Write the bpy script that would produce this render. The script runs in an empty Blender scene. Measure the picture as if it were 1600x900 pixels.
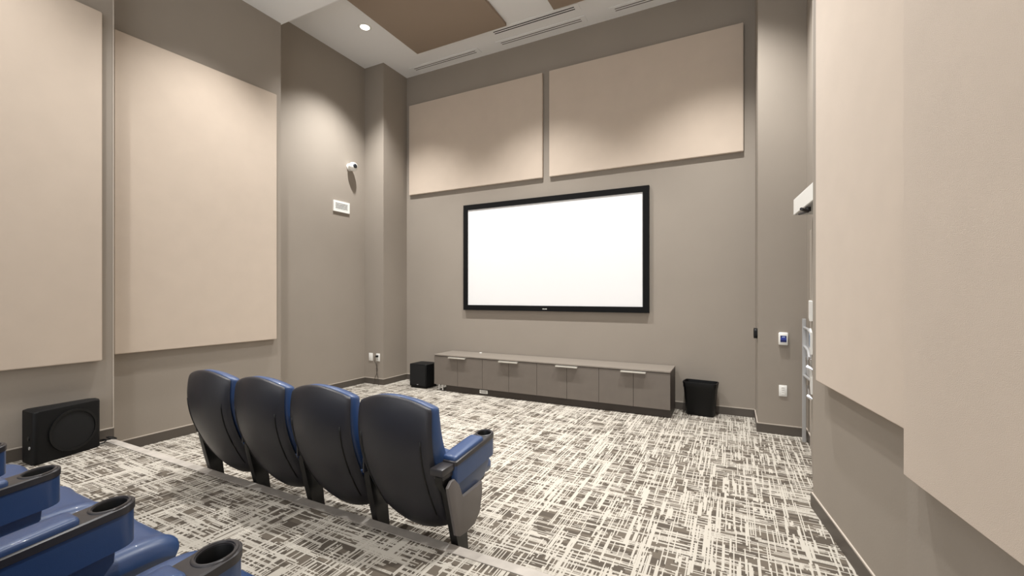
import bpy, bmesh, math
from math import sin, cos, pi, radians
from mathutils import Vector, Matrix
C = bpy.context.scene.collection
S = bpy.context.scene

# ------------------------------------------------------------------ camera
cam_d = bpy.data.cameras.new('camera'); cam = bpy.data.objects.new('camera', cam_d); C.objects.link(cam)
cam.location = (0, 0, 1.5); cam.rotation_euler = (pi/2, 0, 0.469)
cam_d.sensor_width = 36; cam_d.lens = 680/1600*36; cam_d.shift_y = 12/1600
cam_d.clip_start = 0.05
S.camera = cam
# ------------------------------------------------------------------ world, exposure
w = bpy.data.worlds.new('world'); S.world = w; w.use_nodes = True
w.node_tree.nodes['Background'].inputs[0].default_value = (.98, .985, 1, 1)
w.node_tree.nodes['Background'].inputs[1].default_value = 1.9  # added soft fill, enters where the room is left without a rear wall
vs = S.view_settings
vs.view_transform = 'Standard'; vs.look = 'None'; vs.gamma = 1; vs.use_curve_mapping = False
vs.exposure = -0.06
LAMP_W = (800.0, 400.0, 260.0)   # recessed lamps: before the screen, over the front row, over the back row
LAMP_COL = (1.0, .985, .965)

# ------------------------------------------------------------------ materials
def lin(c):
    return tuple(((v/255)/12.92 if v/255 <= .04045 else ((v/255+.055)/1.055)**2.4) for v in c)
def mat(name, col, rough=.6, metal=0, bump=0, bscale=200, var=0, vscale=3, spec=.5, emis=None, coat=0, sheen=0):
    m = bpy.data.materials.new(name); m.use_nodes = True
    nt = m.node_tree; b = nt.nodes['Principled BSDF']
    c = lin(col)
    b.inputs['Base Color'].default_value = (*c, 1); b.inputs['Roughness'].default_value = rough
    b.inputs['Metallic'].default_value = metal; b.inputs['Specular IOR Level'].default_value = spec
    b.inputs['Coat Weight'].default_value = coat
    b.inputs['Sheen Weight'].default_value = sheen
    tc = nt.nodes.new('ShaderNodeTexCoord')
    if var:
        n = nt.nodes.new('ShaderNodeTexNoise'); n.inputs['Scale'].default_value = vscale; n.inputs['Detail'].default_value = 4
        nt.links.new(tc.outputs['Object'], n.inputs['Vector'])
        r = nt.nodes.new('ShaderNodeMapRange'); r.inputs[1].default_value = .3; r.inputs[2].default_value = .7
        r.inputs[3].default_value = 1-var; r.inputs[4].default_value = 1+var
        nt.links.new(n.outputs[0], r.inputs[0])
        mx = nt.nodes.new('ShaderNodeVectorMath'); mx.operation = 'SCALE'; mx.inputs[0].default_value = c
        nt.links.new(r.outputs[0], mx.inputs['Scale']); nt.links.new(mx.outputs[0], b.inputs['Base Color'])
    if bump:
        n = nt.nodes.new('ShaderNodeTexNoise'); n.inputs['Scale'].default_value = bscale; n.inputs['Detail'].default_value = 3
        nt.links.new(tc.outputs['Object'], n.inputs['Vector'])
        bp = nt.nodes.new('ShaderNodeBump'); bp.inputs['Strength'].default_value = bump; bp.inputs['Distance'].default_value = .002
        nt.links.new(n.outputs[0], bp.inputs['Height']); nt.links.new(bp.outputs[0], b.inputs['Normal'])
    if emis:
        b.inputs['Emission Color'].default_value = (*lin(emis[0]), 1); b.inputs['Emission Strength'].default_value = emis[1]
    return m
M = dict(
    wall=mat('taupe_wall_paint', (150, 141, 130), .85, bump=.15, bscale=90, var=.02, vscale=2),
    ceiling=mat('white_ceiling_paint', (232, 232, 231), .9, bump=.05),
    panel=mat('beige_acoustic_fabric', (199, 184, 168), .95, bump=.5, bscale=500, var=.02, vscale=5, sheen=.1),
    brown_panel=mat('brown_acoustic_fabric', (154, 138, 122), .95, bump=.5, bscale=500),
    base=mat('dark_baseboard', (84, 77, 70), .5),
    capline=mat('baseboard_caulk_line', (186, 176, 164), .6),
    nosing=mat('pale_nosing_vinyl', (172, 165, 156), .7, var=.12, vscale=12),
    frame=mat('black_velvet_frame', (9, 9, 10), .8, spec=.2),
    screen=mat('white_projection_fabric', (234, 234, 234), .9),
    cab=mat('grey_taupe_laminate', (110, 102, 94), .55, var=.04, vscale=8),
    cabtop=mat('grey_taupe_laminate_top', (130, 122, 113), .35),
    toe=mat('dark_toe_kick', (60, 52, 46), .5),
    gap=mat('dark_joint', (60, 53, 47), .7),
    steel=mat('brushed_nickel', (224, 220, 210), .35, metal=.5),
    chrome=mat('chrome', (225, 225, 228), .15, metal=1),
    grey_metal=mat('satin_grey_metal', (190, 190, 190), .4, metal=.5),
    white=mat('white_plastic', (238, 237, 232), .4),
    black=mat('black_plastic', (13, 13, 14), .5, spec=.3),
    black_soft=mat('black_vinyl_wrap', (11, 11, 12), .6, spec=.25, bump=.3, bscale=300),
    grille=mat('black_grille_cloth', (6, 6, 7), .85),
    dark=mat('dark_slot', (38, 36, 35), .8),
    blue=mat('navy_blue_vinyl', (45, 71, 114), .38, coat=.12, bump=.12, bscale=350, spec=.6, var=.03, vscale=9),
    shell=mat('charcoal_moulded_plastic', (38, 38, 44), .38, bump=.2, bscale=600),
    grey_plastic=mat('grey_end_panel_plastic', (98, 93, 91), .4, bump=.1, bscale=400),
    tray=mat('dark_grey_tray_plastic', (52, 50, 52), .35),
    well=mat('black_cup_well', (8, 8, 9), .5),
    steel_black=mat('black_powder_coated_steel', (12, 12, 13), .4),
    label_blue=mat('blue_label', (38, 58, 150), .4),
    label_dark=mat('dark_blue_label', (20, 28, 90), .4),
    label_light=mat('pale_blue_label', (150, 170, 225), .4),
    label_teal=mat('blue_screen_label', (30, 92, 140), .4),
    lens=mat('dark_glass_lens', (30, 34, 40), .1, coat=.5),
    lampglow=mat('lamp_glow', (255, 250, 240), .5, emis=((255, 247, 235), 14)),
)
def carpet_mat():
    m = bpy.data.materials.new('plaid_loop_carpet'); m.use_nodes = True
    nt = m.node_tree; N = nt.nodes; L = nt.links; b = N['Principled BSDF']
    geo = N.new('ShaderNodeNewGeometry'); sep = N.new('ShaderNodeSeparateXYZ'); L.new(geo.outputs['Position'], sep.inputs[0])
    def mth(op, a, c=None):
        n = N.new('ShaderNodeMath'); n.operation = op
        for i, v in enumerate((a, c)):
            if v is None: continue
            if isinstance(v, (int, float)): n.inputs[i].default_value = v
            else: L.new(v, n.inputs[i])
        return n.outputs[0]
    def wn(x, y):
        cb = N.new('ShaderNodeCombineXYZ')
        for i, v in enumerate((x, y)):
            if isinstance(v, (int, float)): cb.inputs[i].default_value = v
            else: L.new(v, cb.inputs[i])
        n = N.new('ShaderNodeTexWhiteNoise'); n.noise_dimensions = '2D'; L.new(cb.outputs[0], n.inputs['Vector'])
        return n.outputs['Value']
    X, Y = sep.outputs[0], sep.outputs[1]
    # large patches where one direction wins
    def patch(seed, sc):
        n = N.new('ShaderNodeTexNoise'); n.inputs['Scale'].default_value = sc; n.inputs['Detail'].default_value = 1
        mp = N.new('ShaderNodeMapping'); mp.inputs['Location'].default_value = (seed, seed*2, 0)
        L.new(geo.outputs['Position'], mp.inputs[0]); L.new(mp.outputs[0], n.inputs['Vector'])
        return n.outputs[0]
    p1 = patch(3.1, 5.5); p2 = patch(9.7, 6.5)
    def lines(a, bb, wd, ln, th, seed, p, amt):
        """lines running along bb, stacked across a"""
        ia = mth('FLOOR', mth('DIVIDE', mth('ADD', a, 100+seed), wd))
        off = wn(ia, seed)
        ib = mth('FLOOR', mth('ADD', mth('DIVIDE', mth('ADD', bb, 100), ln), mth('MULTIPLY', off, 9)))
        h = wn(mth('ADD', ia, seed*13), ib)
        t = mth('ADD', mth('MULTIPLY', mth('SUBTRACT', p, .5), amt), th)
        return mth('GREATER_THAN', h, t)
    fx = lines(X, Y, .0065, .26, .77, 1, p1, .6)       # thin lines along Y
    fy = lines(Y, X, .0065, .22, .82, 2, p2, .5)       # thin lines along X
    bx = lines(X, Y, .015, .30, .93, 3, p1, .3)
    by = lines(Y, X, .017, .20, .82, 4, p2, .5)       # broad bars along X
    lx = lines(X, Y, .011, .55, .93, 5, p2, .3)
    cream = mth('MAXIMUM', mth('MAXIMUM', fx, fy), mth('MAXIMUM', bx, lx))
    # broad bars are heathered
    ht = wn(mth('FLOOR', mth('DIVIDE', X, .004)), mth('FLOOR', mth('DIVIDE', Y, .012)))
    byv = mth('MULTIPLY', by, mth('ADD', .62, mth('MULTIPLY', ht, .35)))
    f = mth('MAXIMUM', cream, byv)
    tone = lines(Y, X, .03, .16, .5, 7, p1, .2)
    dark = N.new('ShaderNodeMix'); dark.data_type = 'RGBA'
    dark.inputs['A'].default_value = (*lin((86, 79, 71)), 1); dark.inputs['B'].default_value = (*lin((104, 96, 86)), 1)
    L.new(tone, dark.inputs['Factor'])
    mx = N.new('ShaderNodeMix'); mx.data_type = 'RGBA'
    L.new(f, mx.inputs['Factor']); L.new(dark.outputs['Result'], mx.inputs['A']); mx.inputs['B'].default_value = (*lin((184, 178, 167)), 1)
    L.new(mx.outputs['Result'], b.inputs['Base Color'])
    b.inputs['Roughness'].default_value = .95; b.inputs['Specular IOR Level'].default_value = .1
    nz = N.new('ShaderNodeTexNoise'); nz.inputs['Scale'].default_value = 350; L.new(geo.outputs['Position'], nz.inputs['Vector'])
    bp = N.new('ShaderNodeBump'); bp.inputs['Strength'].default_value = .4; bp.inputs['Distance'].default_value = .004
    L.new(nz.outputs[0], bp.inputs['Height']); L.new(bp.outputs[0], b.inputs['Normal'])
    return m
M['carpet'] = carpet_mat()

# ------------------------------------------------------------------ mesh helpers
def box(bm, x0, x1, y0, y1, z0, z1, bev=0, mi=0):
    r = bmesh.ops.create_cube(bm, size=1)
    vs_ = r['verts']
    for v in vs_: v.co = Vector(((x0+x1)/2+v.co.x*(x1-x0), (y0+y1)/2+v.co.y*(y1-y0), (z0+z1)/2+v.co.z*(z1-z0)))
    fs = list({f for v in vs_ for f in v.link_faces})
    for f in fs: f.material_index = mi
    if bev:
        es = list({e for v in vs_ for e in v.link_edges})
        bmesh.ops.bevel(bm, geom=es, offset=bev, segments=2, affect='EDGES', profile=.5)
def prism(bm, pts, z0, z1, fn=None, bev=0, mi=0):
    """polygon pts (a,b) extruded c0->c1; fn maps (a,b,c) to xyz"""
    fn = fn or (lambda a, b, c: (a, b, c))
    lo = [bm.verts.new(fn(a, b, z0)) for a, b in pts]; hi = [bm.verts.new(fn(a, b, z1)) for a, b in pts]
    fs = [bm.faces.new(lo[::-1]), bm.faces.new(hi)]
    n = len(pts)
    for i in range(n): fs.append(bm.faces.new((lo[i], lo[(i+1) % n], hi[(i+1) % n], hi[i])))
    for f in fs: f.material_index = mi
    if bev:
        es = list({e for f in fs[:2] for e in f.edges})
        bmesh.ops.bevel(bm, geom=es, offset=bev, segments=2, affect='EDGES', profile=.5)
def yz(a, b, c): return (c, a, b)
def xz(a, b, c): return (a, c, b)
def rrect(x0, x1, y0, y1, r, n=5):
    out = []
    for cx, cy, a0 in ((x1-r, y1-r, 0), (x0+r, y1-r, pi/2), (x0+r, y0+r, pi), (x1-r, y0+r, 3*pi/2)):
        for i in range(n+1):
            a = a0+pi/2*i/n; out.append((cx+r*cos(a), cy+r*sin(a)))
    return out
def tube(bm, pts, r, n=8, mi=0):
    pts = [Vector(p) for p in pts]; rings = []
    for i, p in enumerate(pts):
        d = (pts[min(i+1, len(pts)-1)]-pts[max(i-1, 0)]).normalized()
        a = Vector((0, 0, 1)) if abs(d.z) < .9 else Vector((1, 0, 0))
        u = d.cross(a).normalized(); v = d.cross(u)
        rings.append([bm.verts.new(p+(u*cos(2*pi*k/n)+v*sin(2*pi*k/n))*r) for k in range(n)])
    for A, B in zip(rings, rings[1:]):
        for k in range(n):
            f = bm.faces.new((A[k], A[(k+1) % n], B[(k+1) % n], B[k])); f.smooth = True; f.material_index = mi
    bm.faces.new(rings[0][::-1]).material_index = mi; bm.faces.new(rings[-1]).material_index = mi
def disc(bm, c, r, h, axis='z', n=32, mi=0, r2=None):
    m = {'z': Matrix.Identity(3), 'x': Matrix.Rotation(pi/2, 3, 'Y'), 'y': Matrix.Rotation(-pi/2, 3, 'X')}[axis]
    r2 = r if r2 is None else r2
    lo = [bm.verts.new(Vector(c)+m@Vector((r*cos(2*pi*k/n), r*sin(2*pi*k/n), 0))) for k in range(n)]
    hi = [bm.verts.new(Vector(c)+m@Vector((r2*cos(2*pi*k/n), r2*sin(2*pi*k/n), h))) for k in range(n)]
    fs = [bm.faces.new(lo[::-1]), bm.faces.new(hi)]
    for k in range(n): fs.append(bm.faces.new((lo[k], lo[(k+1) % n], hi[(k+1) % n], hi[k])))
    for f in fs: f.material_index = mi
def obj(name, bm, mats, parent=None, smooth=0):
    bmesh.ops.recalc_face_normals(bm, faces=bm.faces[:])
    me = bpy.data.meshes.new(name); bm.to_mesh(me); bm.free()
    for m in (mats if isinstance(mats, (list, tuple)) else [mats]): me.materials.append(M[m])
    o = bpy.data.objects.new(name, me); C.objects.link(o)
    if parent: o.parent = parent
    if smooth:
        for p in me.polygons: p.use_smooth = True
        if smooth < 180: me.set_sharp_from_angle(angle=radians(smooth))
    return o
def tag(o, label, cat, group=None):
    o['label'] = label; o['category'] = cat
    if group: o['group'] = group
    return o
def thing(name, label, cat, loc=(0, 0, 0), rz=0, group=None):
    o = bpy.data.objects.new(name, None); C.objects.link(o)
    o.location = loc; o.rotation_euler = (0, 0, rz); o.empty_display_size = .1
    return tag(o, label, cat, group)
def struct(name, bm, m, smooth=0):
    o = obj(name, bm, m, None, smooth); o['kind'] = 'structure'; return o
def copy_tree(o, parent=None):
    c = o.copy(); C.objects.link(c); c.parent = parent
    for ch in list(o.children): copy_tree(ch, c)
    return c
B = bmesh.new

# ------------------------------------------------------------------ room shell
YF, ZC, ZN, YB = 6.126, 5.41, 5.05, -2.2         # front wall, far ceiling, near ceiling, where the modelled part of the room ends behind the camera
PZ, PY = .20, 1.875                              # seating platform height and front edge
bm = B(); box(bm, -6, 2, YB-.1, YF+.3, -.1, 0); struct('floor', bm, 'carpet')
bm = B(); box(bm, -5.03, 1.6, YB, PY, 0.001, PZ); struct('floor_platform', bm, 'carpet')
bm = B()
prism(bm, [(PY-.055, PZ), (PY+.006, PZ), (PY+.006, PZ-.035), (PY+.009, PZ-.035), (PY+.009, PZ+.004), (PY-.055, PZ+.004)], -4.99, .7, yz)
struct('trim_1', bm, 'nosing')
bm = B(); box(bm, -6, 2, 3.72, YF+.3, ZC, ZC+.1); struct('ceiling', bm, 'ceiling')
bm = B(); box(bm, -6, 2, YB-.1, 3.72, ZN, ZC+.1); struct('ceiling_bulkhead', bm, 'ceiling')
bm = B(); box(bm, -5.95, 1.0, YF, YF+.1, 0, ZC); struct('wall_front', bm, 'wall')
# left side: stepped in plan
for nm, P in (('wall_left', [(-5.95, YB), (-5.03, YB), (-5.03, 1.895), (-5.95, 1.895)]), ('wall_left_middle', [(-5.95, 1.895), (-5.254, 1.895), (-5.254, 3.70), (-5.95, 3.70)]),
              ('wall_left_far', [(-5.95, 3.70), (-5.65, 3.70), (-5.65, 5.54), (-5.95, 5.54)]), ('wall_left_column', [(-5.95, 5.54), (-5.225, 5.54), (-5.225, YF), (-5.95, YF)])):
    bm = B(); prism(bm, P, 0, ZC); struct(nm, bm, 'wall')
# right side
AX = lambda y: .509+.131*(3.72-y)
BX = lambda y: .508+.123*(1.85-y)
for nm, P in (('wall_right_stub', [(.25, YF), (.25, 5.51), (1.9, 5.51), (1.9, YF)]), ('wall_right_recess', [(.70, 5.51), (.70, 5.16), (.531, 3.76), (.55, 3.72), (1.9, 3.72), (1.9, 5.51)]),
              ('wall_right', [(AX(3.72), 3.72), (AX(1.85), 1.85), (1.9, 1.85), (1.9, 3.72)]), ('wall_right_near', [(BX(1.85), 1.85), (BX(YB), YB), (1.9, YB), (1.9, 1.85)])):
    bm = B(); prism(bm, P, 0, ZC); struct(nm, bm, 'wall')
# baseboards
def baseboard(name, pts, z0, h=.104, t=.012, side=1):
    """runs along the plan polyline, standing off to its left (side=1) or right"""
    bm = B()
    P = [Vector((x, y)) for x, y in pts]
    off = []
    for i, p in enumerate(P):
        ns = []
        if i > 0: d = (P[i]-P[i-1]).normalized(); ns.append(Vector((-d.y, d.x)))
        if i < len(P)-1: d = (P[i+1]-P[i]).normalized(); ns.append(Vector((-d.y, d.x)))
        n = ns[0] if len(ns) == 1 else (ns[0]+ns[1])/(1+ns[0].dot(ns[1]))
        off.append(n*side)
    for i in range(len(P)-1):
        for (ta, za, zb, mi) in ((t, z0, z0+h-.008, 0), (t*.8, z0+h-.008, z0+h, 1)):
            q = [P[i], P[i+1], P[i+1]+off[i+1]*ta, P[i]+off[i]*ta]
            prism(bm, [(v.x, v.y) for v in q], za, zb, mi=mi)
    struct(name, bm, ['base', 'capline'])
baseboard('baseboard_left', [(-5.254, PY), (-5.254, 3.70), (-5.65, 3.70), (-5.65, 5.54), (-5.225, 5.54), (-5.225, YF)], 0, side=-1)
baseboard('baseboard_left_platform', [(-5.03, YB), (-5.03, 1.895)], PZ, side=-1)
baseboard('baseboard_front', [(-5.225, YF), (.25, YF)], 0, side=-1)
baseboard('baseboard_right', [(.25, YF), (.25, 5.51), (.70, 5.51), (.70, 5.20)], 0, side=-1)
baseboard('baseboard_right_flank', [(AX(3.72)+.02, 3.725), (AX(3.72), 3.72), (AX(1.9), 1.9)], 0, side=-1)
baseboard('baseboard_right_platform', [(BX(1.84), 1.84), (BX(YB), YB)], PZ, side=-1)
# door leaf in the right hand recess, painted like the wall
bm = B()
dn = Vector((.531-.70, 3.76-5.16)).normalized(); nn = Vector((dn.y, -dn.x))
if nn.x > 0: nn = -nn
q0 = Vector((.70, 5.15)); q1 = q0+dn*1.0
prism(bm, [tuple(q0+nn*.001), tuple(q1+nn*.001), tuple(q1+nn*.012), tuple(q0+nn*.012)], .005, 2.12)
struct('door_1', bm, 'wall')
bm = B(); prism(bm, [tuple(q0-dn*.025), tuple(q0), tuple(q0+nn*.018), tuple(q0-dn*.025+nn*.018)], 0.001, 2.15); struct('trim_2', bm, 'capline')

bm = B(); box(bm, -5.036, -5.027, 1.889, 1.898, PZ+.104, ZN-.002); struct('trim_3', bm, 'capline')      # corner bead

# ------------------------------------------------------------------ acoustic panels
def wall_panel(name, label, p0, p1, z0, z1, inward, group, z1b=None, t=.05):
    """fabric slab between plan points p0,p1 (front face), thickness going back into the wall"""
    bm = B(); a = Vector(p0); b_ = Vector(p1); n = Vector(inward).normalized()*(t-.004)
    z1b = z1 if z1b is None else z1b
    v = []
    for (p, zt) in ((a, z1), (b_, z1b)):
        for q in (p, p-n):
            v.append((bm.verts.new((q.x, q.y, z0)), bm.verts.new((q.x, q.y, zt))))
    (a0, a1), (ab0, ab1), (b0, b1), (bb0, bb1) = v
    for f in ((a0, b0, b1, a1), (ab0, ab1, bb1, bb0), (a0, a1, ab1, ab0), (b0, bb0, bb1, b1), (a1, b1, bb1, ab1), (a0, ab0, bb0, b0)): bm.faces.new(f)
    bmesh.ops.bevel(bm, geom=bm.edges[:], offset=.006, segments=2, affect='EDGES')
    tag(obj(name, bm, 'panel', smooth=40), label, 'acoustic panel', group)
G = 'fabric acoustic panels on the walls'
wall_panel('acoustic_panel', 'wide beige fabric panel above the screen, the smaller one at left', (-5.135, 6.076), (-2.565, 6.076), 3.284, 4.874, (0, -1), G)
wall_panel('acoustic_panel', 'wide beige fabric panel above the screen, the larger one at right', (-2.455, 6.076), (.12, 6.076), 3.284, 4.874, (0, -1), G)
wall_panel('acoustic_panel', 'tall beige fabric panel on the left wall, in full view behind the seats', (-5.204, 1.965), (-5.204, 3.612), .944, 4.02, (1, 0), G, z1b=4.075)
wall_panel('acoustic_panel', 'tall beige fabric panel at far left, above the large black speaker', (-4.98, .15), (-4.98, 1.80), .925, 4.01, (1, 0), G)
na = (-1, -.131)
wall_panel('acoustic_panel', 'tall beige fabric panel on the right wall, farther one beside the door recess', (AX(3.44)-.061, 3.44), (AX(1.98)-.051, 1.98), .944, 4.06, na, G)
nb = (-1, -.123)
wall_panel('acoustic_panel', 'tall beige fabric panel on the right wall, nearest and largest in the photo', (BX(1.75)-.05, 1.75), (BX(.1)-.05, .1), .944, 4.06, nb, G)
def ceil_panel(x0, x1, y0, y1, label):
    bm = B(); box(bm, x0, x1, y0, y1, ZC-.045, ZC, bev=.005)
    tag(obj('ceiling_panel', bm, 'brown_panel', smooth=40), label, 'ceiling panel', 'brown fabric panels under the ceiling')
ceil_panel(-4.50, -2.89, 3.95, 5.53, 'large brown fabric panel under the ceiling beside the lit downlight')
ceil_panel(-2.16, -.5, 3.95, 5.51, 'brown fabric ceiling panel cut off by the top of the photo')

# ------------------------------------------------------------------ slot diffusers
def diffuser(x0, x1, y, label, dk):
    t = thing('slot_diffuser', label, 'air vent', ((x0+x1)/2, y, ZC), group='slot air diffusers in the ceiling')
    h = (x1-x0)/2
    bm = B(); box(bm, -h-.07, h+.07, -.075, .075, -.008, 0, bev=.003); obj('frame', bm, 'ceiling', t)
    for s in (-1, 1):
        bm = B(); box(bm, -h, h, s*.022-(.009 if dk else .007), s*.022+(.009 if dk else .007), -.0095, -.0075); obj('slot', bm, 'dark' if dk else 'base', t)
diffuser(-4.886, -3.66, 5.945, 'short white slot diffuser in the ceiling corner, leftmost of the four', 0)
diffuser(-3.162, -1.913, 5.65, 'white slot diffuser with the two darkest slots, between the brown panels', 1)
diffuser(-3.192, -1.91, 5.94, 'white slot diffuser above the gap between the two upper wall panels', 0)
diffuser(-1.431, -.2, 5.94, 'white slot diffuser at the top edge, rightmost of the four', 0)

# ------------------------------------------------------------------ recessed lamps
def downlight(x, y, z, label):
    t = thing('downlight', label, 'ceiling light', (x, y, z), group='recessed ceiling downlights')
    bm = B()
    n = 32
    prof = [(.062, -.002), (.066, -.010), (.085, -.010), (.095, -.004), (.095, 0)]
    rings = [[bm.verts.new((r*cos(2*pi*k/n), r*sin(2*pi*k/n), zz)) for k in range(n)] for r, zz in prof]
    for A_, B_ in zip(rings, rings[1:]):
        for k in range(n): bm.faces.new((A_[k], A_[(k+1) % n], B_[(k+1) % n], B_[k]))
    obj('trim_ring', bm, 'white', t, smooth=60)
    bm = B(); disc(bm, (0, 0, -.004), .063, .003); obj('lens', bm, 'lampglow', t)
    ld = bpy.data.lights.new('downlight_beam', 'SPOT'); ld.energy = LAMP_W[0 if y > 4 else (1 if y > 1.5 else 2)]; ld.color = LAMP_COL
    ld.spot_size = radians(100); ld.spot_blend = 1; ld.shadow_soft_size = .05
    lo = bpy.data.objects.new('downlight_beam', ld); C.objects.link(lo); lo.parent = t; lo.location = (0, 0, -.03)
downlight(-4.77, 4.68, ZC, 'lit round downlight beside the large brown ceiling panel')
for x, y, z in ((-2.53, 4.68, ZC), (-.2, 4.68, ZC), (-4.3, 2.75, ZN), (-.45, 2.75, ZN), (-4.15, .95, ZN), (-.45, .95, ZN),
                ):
    col = 'left' if x < -3 else ('middle' if x < -1 else 'right')
    rowname = 'in front of the screen' if y > 4 else ('over the front row' if y > 1.5 else 'over the back row')
    downlight(x, y, z, 'round recessed downlight %s, %s one' % (rowname, col))

# ------------------------------------------------------------------ projection screen
t = thing('projection_screen', 'wide white projection screen in a black frame on the front wall', 'projection screen', (-2.495, YF, 0))
x0, x1, z0, z1 = -1.489, 1.488, 1.265, 2.995; fw_ = .082
bm = B()
for a, b_, c, d in ((x0, x1, z0, z0+fw_), (x0, x1, z1-fw_, z1), (x0, x0+fw_, z0+fw_, z1-fw_), (x1-fw_, x1, z0+fw_, z1-fw_)): box(bm, a, b_, -.05, 0, c, d)
fr = obj('frame', bm, 'frame', t)
bm = B(); box(bm, x0+fw_-.01, x1-fw_+.01, -.036, -.02, z0+fw_-.01, z1-fw_+.01); obj('screen_fabric', bm, 'screen', t)
bm = B()
for k, (a, h) in enumerate(((-.036, .012), (-.022, .010), (-.007, .011), (.008, .010), (.022, .013))): box(bm, -.03+a, -.03+a+.010, -.052, -.0495, z0+.034-h/2, z0+.034+h/2)
e = obj('emblem', bm, 'white', fr); e['label'] = 'tiny pale maker mark on the lower frame'

# ------------------------------------------------------------------ low cabinets
CX0, CW = -4.222, .8868
names = ['leftmost low taupe cabinet, next to the small black subwoofer', 'second low taupe cabinet from the small black subwoofer',
         'third low taupe cabinet from the subwoofer, right under the screen', 'rightmost low taupe cabinet, dark side facing the wastebasket']
for i in range(4):
    t = thing('low_cabinet', names[i], 'cabinet', (CX0+CW*(i+.5), 5.60, 0), group='low cabinets under the screen')
    h = CW/2
    bm = B(); box(bm, -h+.001, h-.001, .018, .50, .10, .556)
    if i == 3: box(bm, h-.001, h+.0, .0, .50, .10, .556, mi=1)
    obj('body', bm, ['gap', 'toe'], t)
    bm = B()
    if i == 0: box(bm, -h+.20, h, .045, .46, 0, .10)
    else: box(bm, -h, h, .045, .46, 0, .10)
    obj('toe_kick', bm, 'toe', t)
    for s in (-1, 1):
        bm = B(); a, b_ = ((-h+.002, -.002) if s < 0 else (.002, h-.002)); box(bm, a, b_, 0, .018, .102, .548, bev=.0015)
        d = obj('door', bm, 'cab', t)
        bm = B(); a, b_ = ((-.155, -.0005) if s < 0 else (.0005, .155))
        box(bm, a, b_, -.035, .002, .541, .547); box(bm, a, b_, -.037, -.033, .530, .547)
        obj('handle', bm, 'steel', d)
    if i == 0:
        for x in (-h+.05, -h+.12):
            bm = B(); disc(bm, (x, .07, 0), .02, .012); disc(bm, (x, .07, .012), .013, .088); obj('foot', bm, 'chrome', t, smooth=40)
t = thing('vent_plate', 'small white plate set in the dark base of the low cabinets', 'wall plate', (-3.335, 5.645, .055))
bm = B(); box(bm, -.07, .07, -.008, 0, -.026, .026, bev=.002); obj('cover', bm, 'white', t)
for k in range(3):
    bm = B(); box(bm, -.05, .05, -.0095, -.0075, -.014+k*.012, -.010+k*.012); obj('slot', bm, 'base', t)
bm = B(); box(bm, CX0, CX0+CW*4, 5.594, 6.105, .556, .574, bev=.002)
tag(obj('worktop', bm, 'cabtop'), 'long thin taupe top running across all four low cabinets', 'worktop')
bm = B(); prism(bm, rrect(-.02, .02, -.012, .012, .006), 0, .012, bev=.003)
o = tag(obj('small_white_object', bm, 'white'), 'tiny white object lying at the back of the long cabinet top', 'small item'); o.location = (-3.62, 6.03, .574)

# ------------------------------------------------------------------ small subwoofer
t = thing('subwoofer', 'small black cube subwoofer on the floor left of the low cabinets', 'speaker', (-4.56, 5.77, 0))
bm = B(); prism(bm, rrect(-.17, .17, -.16, .16, .02), .03, .385, bev=.008); obj('cabinet', bm, 'black_soft', t, smooth=40)
bm = B(); box(bm, -.15, .15, -.14, .14, .0, .03)
for a in (-.12, .12):
    for b_ in (-.11, .11): disc(bm, (a, b_, 0), .02, .03, n=16)
obj('base', bm, 'black', t)
bm = B(); prism(bm, rrect(-.155, .155, .05, .37, .015), -.166, -.158, xz); obj('grille', bm, 'grille', t)
bm = B(); box(bm, -.012, .02, -.169, -.165, .055, .062); obj('badge', bm, 'grey_metal', t)
bm = B(); tube(bm, [(-4.50, 5.95, .30), (-4.47, 5.99, .42), (-4.38, 6.0, .45), (-4.30, 6.0, .42), (-4.27, 6.03, .30), (-4.26, 6.06, .02)], .004)
tag(obj('speaker_cable', bm, 'white', smooth=180), 'thin pale cable looping over the small subwoofer to the cabinet', 'cable')

# ------------------------------------------------------------------ wastebasket
t = thing('wastebasket', 'black rectangular wastebasket on the floor right of the cabinets', 'trash can', (-.36, 5.985, 0), radians(-8))
bm = B()
lv = [(.0, .155, .085), (.012, .162, .092), (.34, .188, .108), (.345, .192, .112), (.40, .197, .115), (.412, .195, .113)]
rings = []
for z, a, b_ in lv: rings.append([bm.verts.new((x, y, z)) for x, y in rrect(-a, a, -b_, b_, .045)])
for z, a, b_ in ((.412, .188, .106), (.33, .18, .10), (.02, .15, .08)): rings.append([bm.verts.new((x, y, z)) for x, y in rrect(-a, a, -b_, b_, .045)])
n = len(rings[0])
for A_, B_ in zip(rings, rings[1:]):
    for k in range(n): bm.faces.new((A_[k], A_[(k+1) % n], B_[(k+1) % n], B_[k]))
bm.faces.new(rings[0][::-1]); bm.faces.new(rings[-1])
obj('bin', bm, 'black', t, smooth=50)
bm = B()
A_ = rrect(-.200, .200, -.118, .118, .048); Bp = rrect(-.190, .190, -.108, .108, .045)
lo = [bm.verts.new((x, y, .395)) for x, y in A_]; hi = [bm.verts.new((x, y, .415)) for x, y in A_]; hi2 = [bm.verts.new((x, y, .415)) for x, y in Bp]; lo2 = [bm.verts.new((x, y, .395)) for x, y in Bp]
for P_, Q_ in ((lo, hi), (hi, hi2), (hi2, lo2), (lo2, lo)):
    for k in range(n): bm.faces.new((P_[k], P_[(k+1) % n], Q_[(k+1) % n], Q_[k]))
obj('rim', bm, 'black', t, smooth=50)

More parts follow.
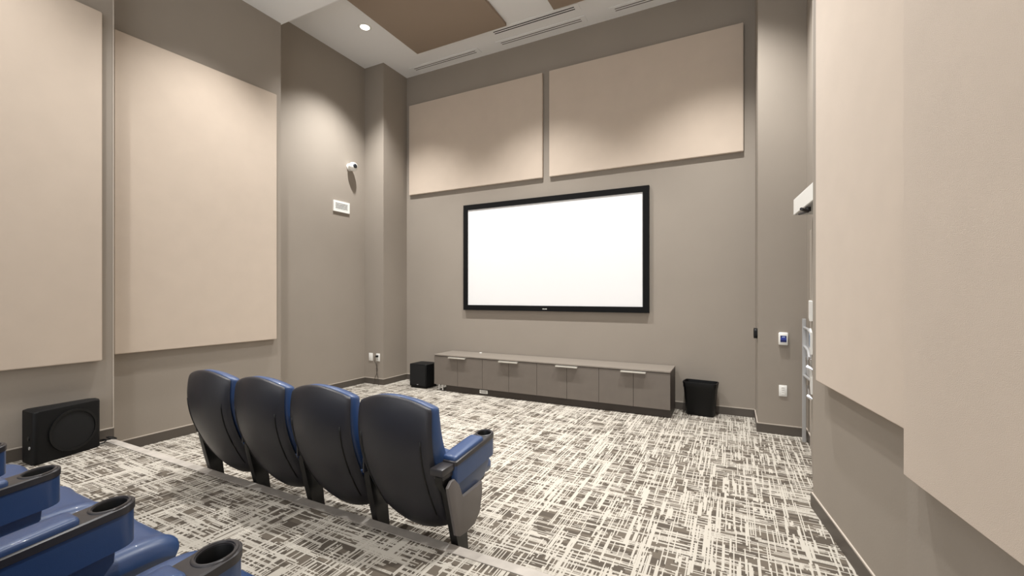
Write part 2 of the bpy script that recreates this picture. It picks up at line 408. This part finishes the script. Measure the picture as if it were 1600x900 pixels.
# ------------------------------------------------------------------ large wall speaker at left
t = thing('floor_speaker', 'large flat black speaker with a round grille standing by the left wall', 'speaker', (0, 0, PZ))
def rpoly(pts, r, n=4):
    out = []; m = len(pts)
    for i in range(m):
        p = Vector(pts[i]); a = (Vector(pts[i-1])-p).normalized(); b_ = (Vector(pts[(i+1) % m])-p).normalized()
        for k in range(n+1):
            s = k/n; out.append(tuple(p+a*r*(1-s)**2+b_*r*s**2))
    return out
sp = [(-4.745, 1.305), (-4.87, 1.75), (-5.01, 1.75), (-4.985, 1.305)]
bm = B(); prism(bm, rpoly(sp, .035), 0, .405, bev=.012); obj('cabinet', bm, 'black_soft', t, smooth=50)
c0 = Vector(((sp[0][0]+sp[1][0])/2, (sp[0][1]+sp[1][1])/2)); fd = (Vector(sp[1])-Vector(sp[0])).normalized(); fn_ = Vector((-fd.y, fd.x));
if fn_.x < 0: fn_ = -fn_
cc = c0+fd*.03
def ring_on(bm, r0, r1, d0, d1, n=40, mi=0):
    P = []
    for r, d in ((r0, d0), (r0, d1), (r1, d1), (r1, d0)):
        P.append([bm.verts.new((cc.x+fd.x*r*cos(2*pi*k/n)+fn_.x*d, cc.y+fd.y*r*cos(2*pi*k/n)+fn_.y*d, .205+r*sin(2*pi*k/n))) for k in range(n)])
    for A_, B_ in zip(P, P[1:]):
        for k in range(n): bm.faces.new((A_[k], A_[(k+1) % n], B_[(k+1) % n], B_[k]))
bm = B(); ring_on(bm, .168, .150, -.002, .012); obj('trim_ring', bm, 'black', t, smooth=40)
bm = B(); n = 40
v = [bm.verts.new((cc.x+fd.x*.152*cos(2*pi*k/n)+fn_.x*.006, cc.y+fd.y*.152*cos(2*pi*k/n)+fn_.y*.006, .205+.152*sin(2*pi*k/n))) for k in range(n)]
c = bm.verts.new((cc.x+fn_.x*.016, cc.y+fn_.y*.016, .205))
for k in range(n): bm.faces.new((v[k], v[(k+1) % n], c))
obj('grille', bm, 'grille', t, smooth=60)
bm = B(); disc(bm, (-4.80, 1.304, .13), .012, -.006, 'y', 16); o = obj('knob', bm, 'grey_metal', t); o['label'] = 'small silver knob on the near side'
bm = B(); disc(bm, (-4.82, 1.304, .20), .016, -.006, 'y', 16); obj('port', bm, 'well', t)
# bundle of cord by the corner
bm = B()
for k in range(3):
    pts = []
    for i in range(33):
        a = 2*pi*i/32
        pts.append((-4.90+.045*cos(a)+.02*k-.02, 1.79+.03*sin(a)+.028*k-.02, PZ+.012+.012*k+.018*sin(a+k*1.7)*(.6)+.012))
    tube(bm, pts, .005, 6)
tube(bm, [(-4.90, 1.74, PZ+.006), (-4.97, 1.70, PZ+.006), (-4.99, 1.60, PZ+.008), (-4.99, 1.5, PZ+.03)], .004, 6)
tag(obj('cord_bundle', bm, 'black', smooth=180), 'coiled black cord lying on the step corner by the large speaker', 'cable')

# ------------------------------------------------------------------ small wall fixtures
def plate(name, label, cat, x, z, hw, hh, y, extra=None, group=None, dep=.008):
    t = thing(name, label, cat, (x, y, z), group=group)
    bm = B(); box(bm, -hw, hw, -dep, 0, -hh, hh, bev=.003); obj('cover', bm, 'white', t, smooth=40)
    if extra: extra(t)
    return t
def sockets(t):
    for s in (-1, 1):
        bm = B(); prism(bm, rrect(-.018, .018, s*.026-.02, s*.026+.02, .008), -.0105, -.007, xz); r = obj('socket', bm, 'white', t)
        bm = B(); box(bm, -.009, -.006, -.0112, -.010, s*.026-.006, s*.026+.008); box(bm, .006, .009, -.0112, -.010, s*.026-.006, s*.026+.006); disc(bm, (0, -.0112, s*.026-.011), .003, .002, 'y', 12)
        obj('slot', bm, 'dark', r)
plate('wall_plate', 'blank white wall plate low on the left column', 'wall plate', -5.505, .457, .043, .066, 5.54)
def plugged(t):
    sockets(t)
    bm = B(); box(bm, -.02, .014, -.045, -.01, .004, .038, bev=.005); obj('plug', bm, 'black', t, smooth=40)
plate('wall_outlet', 'white outlet with a black plug and hanging cord on the left column', 'outlet', -5.342, .457, .040, .066, 5.54, plugged)
bm = B(); tube(bm, [(-5.35, 5.505, .475), (-5.39, 5.50, .47), (-5.40, 5.515, .40), (-5.37, 5.52, .33), (-5.345, 5.52, .25), (-5.36, 5.52, .18), (-5.385, 5.515, .13), (-5.39, 5.50, .06), (-5.38, 5.48, .004)], .004, 6)
tube(bm, [(-5.345, 5.505, .38), (-5.35, 5.515, .32), (-5.365, 5.52, .26), (-5.35, 5.52, .18), (-5.32, 5.515, .12), (-5.31, 5.50, .05), (-5.27, 5.47, .004)], .004, 6)
tag(obj('power_cord', bm, 'toe', smooth=180), 'thin dark cord hanging from the plugged outlet to the floor', 'cable')
def rows4(t):
    for k in range(4):
        bm = B(); box(bm, -.016, .016, -.0105, -.0075, -.045+k*.024, -.045+k*.024+.017, bev=.001)
        bm2 = bm; r = obj('switch_button', bm2, 'white', t)
        bm = B(); box(bm, -.008, .006, -.0113, -.0103, -.040+k*.024, -.037+k*.024); obj('mark', bm, 'grey_metal', r)
plate('button_plate', 'white plate with rows of small buttons low on the right wall stub', 'wall plate', .485, .474, .038, .060, 5.51, rows4)
t = thing('thermostat', 'white wall control with a blue display on the right wall stub', 'thermostat', (.487, 5.51, 1.036))
bm = B(); box(bm, -.044, .044, -.03, 0, -.068, .068, bev=.01); obj('case', bm, 'white', t, smooth=50)
bm = B(); box(bm, -.028, .028, -.033, -.029, -.035, .035); d = obj('display', bm, 'label_dark', t)
bm = B(); box(bm, -.027, .027, -.0345, -.0325, -.012, .012); obj('display_band', bm, 'label_blue', d)
bm = B(); prism(bm, [(-.018, .014), (.012, .014), (.018, .026), (-.01, .026)], -.0345, -.0325, xz); obj('display_icon', bm, 'label_light', d)
# little black reader on the reveal
bm = B(); prism(bm, rrect(5.58, 5.74, 1.02, 1.13, .03), .215, .25, yz, bev=.006)
tag(obj('card_reader', bm, 'black', smooth=50), 'small black wall device on the narrow reveal right of the screen', 'wall device')
# vent on left wall
t = thing('wall_vent', 'small white louvred vent high on the left wall below the camera', 'air vent', (-5.65, 5.03, 2.935))
bm = B()
for a, b_, c, d in ((-.162, .162, -.087, -.05), (-.162, .162, .05, .087), (-.162, -.125, -.05, .05), (.125, .162, -.05, .05)): box(bm, 0, .02, a, b_, c, d)
obj('frame', bm, 'white', t)
bm = B(); box(bm, .001, .004, -.126, .126, -.051, .051); obj('backing', bm, 'dark', t)
for k in range(4):
    bm = B(); z = -.036+k*.024; prism(bm, [(.004, z+.009), (.018, z-.004), (.018, z-.009), (.004, z+.003)], -.126, .126, lambda a, b, c: (a, c, b)); obj('louver', bm, 'white', t)
# dome camera
t = thing('security_camera', 'white ball security camera with dark lens high on the left wall', 'security camera', (-5.65, 5.20, 3.62))
bm = B(); disc(bm, (0, 0, 0), .06, .025, 'x'); obj('mount', bm, 'white', t, smooth=40)
bm = B(); bmesh.ops.create_uvsphere(bm, u_segments=28, v_segments=18, radius=.072, matrix=Matrix.Translation((.085, 0, 0))); obj('ball', bm, 'white', t, smooth=180)
dv = Vector((.42, -.75, -.12)).normalized()
bm = B(); bmesh.ops.create_uvsphere(bm, u_segments=24, v_segments=14, radius=.046, matrix=Matrix.Translation(Vector((.085, 0, 0))+Vector((.92, -.14, .02)).normalized()*.036)); obj('lens', bm, 'lens', t, smooth=180)

# door hardware in the right recess
t = thing('door_operator', 'white automatic door operator box high beside the right wall panel', 'door operator', (0, 0, 0))
fa, fb = Vector((.473, 4.477)), Vector((.532, 3.75)); nrm = Vector((.99, .08)).normalized()
bm = B(); prism(bm, [tuple(fa), tuple(fb), tuple(fb+nrm*.13), tuple(fa+nrm*.16)], 2.2, 2.333, bev=.004); obj('housing', bm, 'white', t)
bm = B(); prism(bm, [tuple(fa+Vector((.006, -.006))), tuple(fb+Vector((.006, .006))), tuple(fb+nrm*.12), tuple(fa+nrm*.15)], 2.196, 2.2); obj('underside', bm, 'grey_metal', t)
bm = B(); disc(bm, (.53, 4.12, 2.165), .022, .033); tube(bm, [(.53, 4.12, 2.165), (.475, 4.02, 2.172)], .012, 8); tube(bm, [(.53, 4.12, 2.165), (.49, 4.26, 2.172)], .010, 8); obj('arm', bm, 'tray', t, smooth=40)
t = thing('guard_rail', 'grey metal guard rail post standing at the door recess', 'guard rail', (.66, 5.35, 0))
bm = B(); box(bm, -.020, .012, -.02, .02, 0, 1.263, bev=.003); obj('post', bm, 'grey_metal', t)
bm = B(); prism(bm, rrect(-.42, -.02, .70, 1.17, .03), .012, .018, yz); obj('plate', bm, 'grey_metal', t)
bm = B()
tube(bm, [(.0, -.02, 1.17), (.0, -.25, 1.17), (.0, -.42, 1.15), (.0, -.46, 1.10), (.0, -.46, .77), (.0, -.42, .70), (.0, -.02, .68)], .014, 8)
tube(bm, [(.0, -.02, .98), (.0, -.25, .96), (.0, -.34, .88), (.0, -.46, .82)], .014, 8)
obj('rail', bm, 'grey_metal', t, smooth=60)
def on_door(s, z, d): p = q0+dn*s+nn*(.012+d); return (p.x, p.y, z)
def dbox(bm, s0, s1, z0, z1, d0, d1, mi=0):
    P = [on_door(s0, 0, d0)[:2], on_door(s1, 0, d0)[:2], on_door(s1, 0, d1)[:2], on_door(s0, 0, d1)[:2]]
    prism(bm, P, z0, z1, mi=mi)
t = thing('push_bar', 'chrome push bar hardware on the door beside the right wall panel', 'door hardware', on_door(.5, .9, 0))
def sub(nm, bm, m, sm=0):
    o = obj(nm, bm, m, t, sm); o.location = -t.location; return o
bm = B(); dbox(bm, .40, .92, .70, .84, 0.0, .014, 0); sub('rail_plate', bm, 'white')
bm = B(); tube(bm, [on_door(.30, .90, .0), on_door(.30, .92, .03), on_door(.92, .92, .03), on_door(.92, .9, .0)], .016, 10); sub('bar', bm, 'chrome', 60)
bm = B(); tube(bm, [on_door(.34, .64, .0), on_door(.34, .66, .025), on_door(.80, .66, .025), on_door(.80, .64, .0)], .016, 10); sub('latch', bm, 'chrome', 60)
t = thing('door_plate', 'white box with a blue label on the door above the push bar', 'wall device', on_door(.4, 1.12, 0))
bm = B(); dbox(bm, .35, .9, 1.02, 1.20, 0, .016); sub('case', bm, 'white')
bm = B(); dbox(bm, .42, .72, 1.06, 1.16, .016, .018); sub('label', bm, 'label_teal')
t = thing('door_sign', 'small blank white sign on the door, above the blue label', 'sign', on_door(.4, 1.4, 0))
bm = B(); dbox(bm, .30, .95, 1.295, 1.455, 0, .022); sub('face', bm, 'white')

# ------------------------------------------------------------------ cinema chairs
def interp(pts, t):
    x = t*(len(pts)-1); i = min(int(x), len(pts)-2); f = x-i
    def cr(a, b, c, d): return .5*((2*b)+(-a+c)*f+(2*a-5*b+4*c-d)*f*f+(-a+3*b-3*c+d)*f**3)
    p = [pts[max(i-1, 0)], pts[i], pts[i+1], pts[min(i+2, len(pts)-1)]]
    return tuple(cr(*[q[k] for q in p]) for k in range(len(pts[0])))
def pillow(prof, D, off=0, wrap=0, arch=0, archb=0, ridge=0, pu=6, pt=8, nu=20, nt=28, scale_w=1, ex=.4, crn=.05):
    """closed cushion along a yz profile of (y,z,halfwidth)"""
    bm = B(); F, R = [], []
    for j in range(nt+1):
        t_ = j/nt; tt = .5-.5*cos(pi*t_)*1.0; tt = .35*t_+.65*tt
        q_ = interp(prof, tt); y, z, hw = q_[:3]; Dj = q_[3] if len(q_) > 3 else D
        e = 1e-3; y2, z2 = interp(prof, min(1, tt+e))[:2]; y1, z1_ = interp(prof, max(0, tt-e))[:2]
        T = Vector((y2-y1, z2-z1_)).normalized(); Nn = Vector((-T.y, T.x))
        rf, rr = [], []
        for i in range(nu+1):
            uu = i/nu; u = .35*(2*uu-1)+.65*(-cos(pi*uu))
            v_ = 2*tt-1
            corner = 1-crn*max(0, abs(v_)-.86)**2/.0196
            h = Dj/2*(max(0, (1-abs(u)**pu))*max(0, (1-abs(v_)**pt)))**ex
            along = arch*u*u*max(0, 1-tt/.3)-archb*u*u*max(0, 1-(1-tt)/.3)
            b0 = Vector((y, z))+T*along+Nn*((off if len(prof[0]) < 4 else off+Dj/2)+wrap*u*u)
            add = ridge*math.exp(-((abs(u)-.80)/.16)**2)*(1-abs(v_)**6)
            pf = b0+Nn*(h+add); pr = b0-Nn*h
            x = u*hw*scale_w*corner
            rf.append(bm.verts.new((x, pf.x, pf.y))); rr.append(bm.verts.new((x, pr.x, pr.y)))
        F.append(rf); R.append(rr)
    for j in range(nt):
        for i in range(nu):
            bm.faces.new((F[j][i], F[j][i+1], F[j+1][i+1], F[j+1][i])); bm.faces.new((R[j][i], R[j+1][i], R[j+1][i+1], R[j][i+1]))
    bmesh.ops.remove_doubles(bm, verts=bm.verts[:], dist=1e-5)
    # close the rim
    ed = [e for e in bm.edges if len(e.link_faces) == 1]
    if ed: bmesh.ops.holes_fill(bm, edges=ed)
    return bm
BACK = [(-0.23, 0.985, 0.242), (-0.246, 0.9, 0.246), (-0.252, 0.8, 0.248), (-0.24, 0.69, 0.248), (-0.205, 0.57, 0.246), (-0.145, 0.44, 0.238), (-0.085, 0.335, 0.228), (-0.03, 0.265, 0.218), (0.035, 0.205, 0.204)]
CUSH = [(-0.23, 0.99, 0.242, 0.07), (-0.246, 0.9, 0.247, 0.078), (-0.25, 0.8, 0.251, 0.088), (-0.236, 0.69, 0.253, 0.1), (-0.2, 0.57, 0.251, 0.115), (-0.15, 0.46, 0.242, 0.12)]
SEAT = [(-.05, .405, .20), (.04, .415, .210), (.17, .43, .216), (.32, .438, .218), (.41, .432, .216), (.455, .405, .205)]
PAN = [(-.03, .37, .18), (.1, .375, .19), (.3, .385, .195), (.42, .38, .185)]
TILT = .10
def stad(y0, y1, hw, n=14):
    """rounded front (at y1), softly rounded rear"""
    out = [(hw*cos(a), y1-hw+hw*sin(a)) for a in [pi*k/n for k in range(n+1)]]
    r = .015
    for cx, a0 in ((-hw+r, pi), (hw-r, 3*pi/2)):
        for k in range(4): a = a0+pi/2*k/3; out.append((cx+r*cos(a), y0+r+r*sin(a)))
    return out
def holed(bm, outline, hc, hr, z0, z1, zh, mi=0, n=28, cap=.004):
    """prism with a round well from the top down to zh (through if zh is None)"""
    tl = lambda x, y, z: (x, y, z+TILT*(y+.10))
    lo = [bm.verts.new(tl(x, y, z0)) for x, y in outline]; mid = [bm.verts.new(tl(x, y, z1-cap)) for x, y in outline]
    cy = sum(p[1] for p in outline)/len(outline)
    hi = [bm.verts.new(tl(x*(1-cap/.05), cy+(y-cy)*(1-cap/.2), z1)) for x, y in outline]
    m = len(outline)
    for P_, Q_ in ((lo, mid), (mid, hi)):
        for k in range(m): bm.faces.new((P_[k], P_[(k+1) % m], Q_[(k+1) % m], Q_[k]))
    hv = lambda z: [bm.verts.new(tl(hr*cos(2*pi*k/n), hc+hr*sin(2*pi*k/n), z)) for k in range(n)]
    top = hv(z1); e1 = []
    for k in range(m): e1.append(bm.edges.get((hi[k], hi[(k+1) % m])))
    e2 = [bm.edges.new((top[k], top[(k+1) % n])) for k in range(n)]
    bmesh.ops.triangle_fill(bm, use_beauty=True, edges=e1+e2)
    bot = hv(zh if zh is not None else z0)
    for k in range(n): bm.faces.new((top[k], top[(k+1) % n], bot[(k+1) % n], bot[k]))
    if zh is not None:
        bm.faces.new(bot); bm.faces.new(lo[::-1])
    else:
        e1 = [bm.edges.get((lo[k], lo[(k+1) % m])) for k in range(m)]; e2 = [bm.edges.get((bot[k], bot[(k+1) % n])) for k in range(n)]
        bmesh.ops.triangle_fill(bm, use_beauty=True, edges=e1+e2)
def make_arm(t, x, end, zb):
    par = lambda o: o
    # stanchion
    bm = B()
    top = [(-.205, .60), (-.10, .60), (-.045, .50)] if end else [(-.115, .60), (-.05, .60), (-.03, .50)]
    rear = [(-.10, .34), (-.15, .50), (-.20, .56)] if end else [(-.095, .34), (-.125, .47)]
    prism(bm, top+[(.0, .36), (.025, .25), (.055, zb+.02), (-.035, zb+.02), (-.055, .18)]+rear, x-.022, x+.022, yz, bev=.004)
    st = obj('leg', bm, 'steel_black', t, smooth=40)
    bm = B(); box(bm, x-.035, x+.035, -.09, .14, zb, zb+.02, bev=.004)
    for yy in (-.07, .12): disc(bm, (x, yy, zb+.02), .012, .008, n=6)
    obj('foot_plate', bm, 'steel_black', st)
    bm = B(); box(bm, x-.006, x+.006, -.15, -.11, .50, .60, bev=.003); obj('spring_bracket', bm, 'tray', st)
    # arm body
    bm = B(); OUT = [(a, b_) for a, b_ in stad(-.12, .30, .050)]
    holed(bm, OUT, .245, .040, .535, .637, .565)
    for v in bm.verts: v.co.x += x
    arm = obj('armrest', bm, 'blue', t, smooth=40)
    bm = B(); prism(bm, [(-.10, .44), (-.02, .43), (.11, .455), (.195, .47), (.245, .53), (.25, .585), (-.10, .555)], x-.034, x+.034, yz, bev=.010)
    obj('side_pad', bm, 'blue', arm, smooth=40)
    bm = B(); holed(bm, stad(-.125, .303, .053), .245, .040, .635, .660, None)
    for v in bm.verts: v.co.x += x
    obj('cup_tray', bm, 'tray', arm, smooth=40)
    bm = B(); n = 28; prof = [(.0395, .570), (.0395, .656), (.043, .6635), (.049, .6635), (.0515, .659), (.0515, .655)]
    rg = [[bm.verts.new((x+r*cos(2*pi*k/n), .245+r*sin(2*pi*k/n), z+TILT*(.345+r*sin(2*pi*k/n)))) for k in range(n)] for r, z in prof]
    for A_, B_ in zip(rg, rg[1:]):
        for k in range(n): f = bm.faces.new((A_[k], A_[(k+1) % n], B_[(k+1) % n], B_[k])); f.material_index = 0 if A_ is rg[0] else 1
    bm.faces.new(rg[0][::-1])
    obj('cup_holder', bm, ['well', 'tray'], arm, smooth=60)
    bm = B(); P_ = rrect(-.046, .046, -.118, .165, .016)
    rg = [[bm.verts.new((x+a*s, cy_+(b_-cy_)*s2, z+TILT*(b_+.10))) for a, b_ in P_] for (s, s2, z), cy_ in [((1, 1, .659), .02), ((1, 1, .668), .02), ((.96, .985, .675), .02), ((.80, .95, .679), .02), ((.4, .8, .681), .02)]]
    m = len(P_)
    for A_, B_ in zip(rg, rg[1:]):
        for k in range(m): bm.faces.new((A_[k], A_[(k+1) % m], B_[(k+1) % m], B_[k]))
    bm.faces.new(rg[0][::-1]); bm.faces.new(rg[-1])
    obj('arm_pad', bm, 'blue', arm, smooth=60)
    if end:
        bm = B(); box(bm, x-.036, x+.040, -.225, -.115, .612, .648, bev=.006); box(bm, x-.03, x+.03, -.20, -.12, .585, .615, bev=.004); obj('arm_bracket', bm, 'tray', arm, smooth=40)
        bm = B(); prism(bm, [(-.165, .575), (-.195, .55), (-.125, .285), (-.085, .262), (-.032, .256), (.055, .262), (.110, .305), (.135, .40), (.132, .466), (-.065, .450), (-.095, .535), (-.135, .575)], x+.036, x+.054, yz, bev=.005)
        o = obj('end_panel', bm, 'grey_plastic', t, smooth=40)
def groove_pts(s):
    pts = []
    for k in range(13):
        tt = .28+.50*k/12; y, z, hw = interp(BACK, tt)
        y2, z2, _ = interp(BACK, tt+.01); T = Vector((y2-y, z2-z)).normalized(); Nn = Vector((-T.y, T.x))
        u = s*(.80-.02*k/12)
        h = .034/2*((1-abs(u)**12)*(1-abs(2*tt-1)**20))**.42
        p = Vector((y, z))+Nn*(.045*u*u-h-.006)
        pts.append((u*hw, p.x, p.y))
    return pts
def make_chair(pitch, left, end, label, group, zb=0):
    t = thing('cinema_chair', label, 'cinema chair', group=group)
    bm = pillow(BACK, .034, off=-.006, wrap=.045, arch=.045, archb=.02, pu=12, pt=20, ex=.42)
    sh = obj('back_shell', bm, 'shell', t, smooth=50)
    for s in (-1, 1):
        bm = B(); tube(bm, groove_pts(s), .005, 6); obj('shell_groove', bm, 'well', sh, smooth=180)
    bm = pillow(CUSH, .075, off=.010, wrap=.04, arch=.045, archb=.0, pu=14, pt=20, ex=.3)
    obj('back_cushion', bm, 'blue', t, smooth=60)
    bm = pillow(SEAT, .10, off=.0, wrap=0, ridge=.012, pu=8, pt=10); obj('seat_cushion', bm, 'blue', t, smooth=60)
    bm = pillow(PAN, .05, off=-.02, pu=8, pt=10); obj('seat_pan', bm, 'steel_black', t, smooth=60)
    make_arm(t, pitch/2, end, zb)
    if left: make_arm(t, -pitch/2, False, zb)
    return t
def row(n, pitch, xend, y, z, labels, group, zb=0):
    """first built = right end chair, second = plain middle chair copied on, last has both arms"""
    mid = None
    for i in range(n):
        if i == 0: c = make_chair(pitch, False, True, labels[0], group, zb)
        elif i == n-1: c = make_chair(pitch, True, False, labels[i], group, zb)
        elif mid is None: c = mid = make_chair(pitch, False, False, labels[i], group, zb)
        else: c = copy_tree(mid); c['label'] = labels[i]
        c.location = (xend-pitch/2-i*pitch, y, z)
row(4, .558, -1.300, 1.96, 0, ['navy cinema chair at the right end of the front row, grey end panel showing',
    'front row navy cinema chair directly left of the end one', 'front row navy cinema chair second from the left',
    'leftmost navy cinema chair of the front row, its black leg in full view'], 'front row cinema chairs seen from behind')
row(4, .545, -1.135, .380, PZ-.028, ['nearest navy cinema chair, its cup holder at the bottom of the photo',
    'back row navy cinema chair, second from the bottom cup holder', 'back row navy cinema chair below the large black speaker',
    'farthest back row navy cinema chair at the left edge of the photo'], 'back row cinema chairs in the left foreground', zb=.028)
